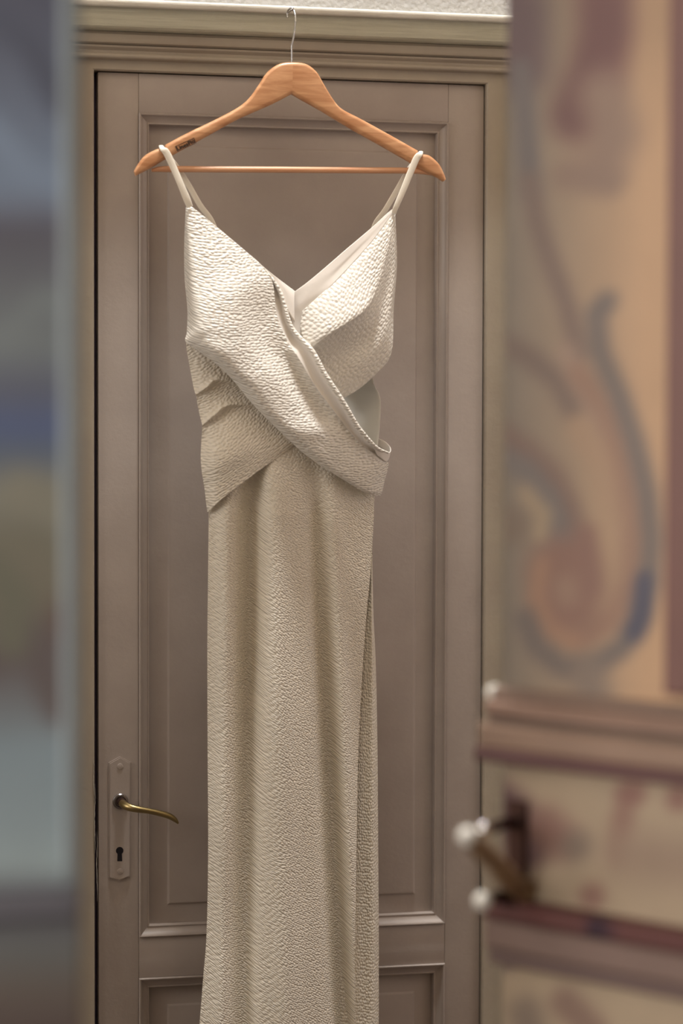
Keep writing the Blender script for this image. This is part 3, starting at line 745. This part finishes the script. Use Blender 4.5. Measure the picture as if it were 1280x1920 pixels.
# left sash under the wrap, with two turned folds at the side
rows = [[(348, 630, 2), (385, 645, 8), (420, 690, 12), (470, 720, 12)],
        [(350, 655, 2), (380, 668, 9), (415, 690, 12), (470, 720, 12)],
        [(356, 690, 0), (378, 692, 9), (410, 698, 12), (472, 725, 12)],
        [(363, 728, 2), (383, 718, 12), (412, 706, 15), (476, 728, 12)],
        [(366.5, 739, 6), (386, 727, 17), (413, 712, 18), (480, 732, 12)],
        [(368, 745, 3), (388, 735, 9), (416, 721, 12), (484, 738, 11)],
        [(372, 768, 0), (392, 755, 8), (424, 740, 11), (492, 748, 12)],
        [(377, 790, 3), (397, 774, 12), (430, 754, 15), (500, 756, 12)],
        [(379, 797, 7), (400, 780, 18), (433, 759, 18), (508, 764, 12)],
        [(379, 804, 3), (403, 790, 10), (438, 769, 13), (516, 774, 13)],
        [(377, 830, 0), (408, 815, 14), (452, 792, 18), (530, 790, 15)],
        [(376, 858, 2), (410, 845, 20), (462, 818, 23), (545, 806, 17)],
        [(378, 884, 3), (414, 870, 23), (472, 842, 25), (556, 818, 18)],
        [(383, 915, 0), (414, 898, 18), (478, 862, 23), (560, 826, 18)],
        [(386, 942, -3), (412, 924, 15), (480, 876, 21), (560, 829, 17)],
        [(389, 962, -6), (412, 939, 14), (478, 888, 19.5), (556, 833, 16)]]
surf('left_sash', rows, M_crepe_sash, 110, 170)
# the long wrap from the left shoulder to the right waist: stations (top edge -> bottom edge)
st = [[(354, 384, 4), (352, 385, 4), (350, 386, 4), (349, 388, 3), (348, 390, 2)],
      [(372, 397, 5), (366, 402, 7), (358, 410, 9), (350, 420, 6), (346, 430, -4)],
      [(400, 420, 6), (388, 430, 11), (372, 445, 15), (355, 462, 13), (345, 475, -8)],
      [(430, 445, 8), (412, 462, 17), (388, 485, 25), (360, 510, 24), (346, 525, -6)],
      [(462, 472, 11), (440, 495, 24), (405, 530, 36), (365, 562, 34), (351, 580, 2)],
      [(492, 499, 13), (468, 528, 28), (425, 568, 46), (375, 600, 46), (350, 622, 16)],
      [(511, 530, 17), (480, 568, 30), (435, 605, 52), (380, 630, 52), (348, 641, 22)],
      [(519, 590, 22), (490, 615, 30), (450, 640, 52), (405, 660, 56), (372, 659, 26)],
      [(540, 642, 28), (512, 655, 29), (478, 675, 50), (436, 692, 55), (408, 685, 28)],
      [(557, 667, 36), (535, 682, 28), (505, 705, 49), (470, 724, 54), (441, 718, 30)],
      [(588, 720, 41), (568, 734, 30), (540, 752, 45), (506, 774, 50), (480, 765, 30)],
      [(626, 771, 42), (606, 784, 32), (590, 806, 40), (570, 832, 43), (554, 837, 24)],
      [(650, 802, 36), (634, 820, 36), (620, 842, 38), (606, 866, 36), (598, 871, 24)],
      [(684, 838, 30), (672, 858, 31), (662, 880, 32), (652, 898, 30), (646, 901, 22)],
      [(712, 856, 20), (706, 878, 22), (698, 900, 22), (692, 920, 20), (689, 926, 15)],
      [(729, 868, 4), (726, 884, 4), (721, 902, 4), (717, 920, 4), (714, 930, 2)]]
def wrap_fold(x, y):
    a = (x-y*.72)      # coordinate across the wrap
    f = 1.3*np.sin(y/17.+x/60.)*gau(x, 430, 90)*gau(y, 560, 90)
    f += -4.5*gau(a, 68, 16)*gau(y, 760, 90)
    f += 4*gau(x, 590, 46)*gau(y, 806, 20)
    f += -2.2*gau(y, 635, 16)*gau(x, 380, 50)
    return f
wrap = surf('wrap_panel', st, M_crepe_wrap, 110, 300, fold=wrap_fold)
g0 = [(470, 481, 9), (490, 497, 10), (512, 515, 11), (533, 531, 12.5), (553, 546, 14)]
g1 = [(474, 490, 8), (492, 506, 9), (512, 524, 11), (532, 542, 15), (552, 562, 18)]
g2 = [(480, 500, 6), (494, 516, 8), (512, 540, 11), (530, 568, 17), (552, 604, 23)]
surf('neckline_facing', [g0, g1, g2], M_satin, 40, 16, parent=wrap, thick=.0008)
# rolled satin lining between the wrap and its piped lip
A = [(494, 503, 13), (513, 527, 16), (527, 553, 18), (543, 607, 24), (562, 634, 30), (585, 658, 40), (609, 702, 46), (643, 754, 48), (667, 795, 44), (690, 824, 40), (708, 841, 32), (727, 849, 16)]
B = [(491, 502, 12.5), (503, 522, 15), (512, 549, 17), (519, 597, 22), (540, 642, 28), (557, 667, 36), (588, 720, 41), (626, 771, 42), (650, 802, 37), (672, 828, 33), (690, 843, 27), (724, 866, 8)]
A_ = catmull(A, 24); B_ = catmull(B, 24)
m1 = A_*.65+B_*.35; m1[:, 2] -= 5; m2 = A_*.3+B_*.7; m2[:, 2] -= 5
B2 = B_.copy(); B2[:, 2] -= 2
surf('rolled_lining', [A_.tolist(), m1.tolist(), m2.tolist(), B2.tolist()], M_satin, 120, 20, parent=wrap, thick=.0008)
pp = catmull(A_, 160)
pipe = tube([at(x, y, HY-d/1000) for x, y, d in pp], list(.0008+.0030*np.sin(np.linspace(0.05, 3.0, 160))**.6), 10)
uvl = pipe.uv_layers.new(name='UVMap')
for l in pipe.loops:
    co = pipe.vertices[l.vertex_index].co; uvl.data[l.index].uv = (co.x+.35*co.y, co.z-.35*co.y)
part('piped_edge', pipe, M_crepe_wrap, wrap, 60)
# loop of lining turning round the right side of the waist
lo_t = [(700, 837, 34), (716, 846, 27), (727, 849, 17), (732.5, 846, 6), (732, 839, -4), (726, 831, -12), (718, 825.5, -18), (709, 821.5, -24)]
lo_b = [(706, 853, 26), (716, 861, 20), (724, 866, 11), (729, 861, 3), (729, 855, -5), (724, 846, -12), (717, 841, -18), (709, 837, -24)]
surf('lining_loop', [lo_t, lo_b], M_satin, 50, 8, parent=wrap, thick=.0008)

# straps: a satin tape over each notch, front and back runs
def ribbon(name, pts, width, parent, mat):
    P = spline([at(a, b, HY - d/1000) for a, b, d, *_ in pts], 80)
    Wd = catmull([q[3] if len(q) > 3 else width for q in pts], 80)
    S_ = catmull([list(q[4]) if len(q) > 4 else [1, 0, 0] for q in pts], 80)
    vs = []; fs = []; n = len(P); K = 9
    for i, p in enumerate(P):
        t = (P[min(i+1, n-1)] - P[max(i-1, 0)]).normalized(); s = Vector(S_[i]); s = (s - t*s.dot(t)).normalized(); nm = s.cross(t)
        for k in range(K*2):
            a = 2*math.pi*k/(K*2); vs.append(p + s*math.cos(a)*Wd[i]/2 + nm*math.sin(a)*.0013)
    m = K*2
    for i in range(n-1):
        for k in range(m): fs.append((i*m+k, i*m+(k+1) % m, (i+1)*m+(k+1) % m, (i+1)*m+k))
    fs += [tuple(range(m)), tuple((n-1)*m+k for k in range(m))]
    me = pydata(vs, fs)
    return part(name, me, mat, parent, 60)
ribbon('strap', [(356, 388, 7, .0085), (350, 373, 9, .0100), (338, 344, 10, .0092), (326, 316, 9.5, .0094), (313, 288, 10, .0098), (305, 279.5, 9.6, .0082), (302.5, 274.5, 5, .0066), (302.5, 274.5, -5, .0066), (307, 284, -10.5, .0075), (330, 312, -11, .008), (352, 345, -14, .008), (375, 385, -18, .008), (398, 418, -22, .008), (412, 470, -26, .008), (425, 560, -20, .008), (430, 650, -14, .008)], .0095, dr, M_strap)
ribbon('strap', [(738, 400, 6, .0070), (743, 386, 9, .0078), (756, 356, 10, .0088), (768, 326, 10, .0092), (780, 298, 10, .0095), (787, 289, 9.6, .0078), (788.5, 285.5, 5, .0062), (788.5, 285.5, -5, .0062), (783, 296, -10.5, .0075), (764, 322, -11, .008), (742, 360, -14, .008), (722, 394, -17, .008), (702, 424, -21, .008), (690, 480, -24, .008), (676, 560, -20, .008), (670, 655, -16, .008)], .0095, dr, M_strap)
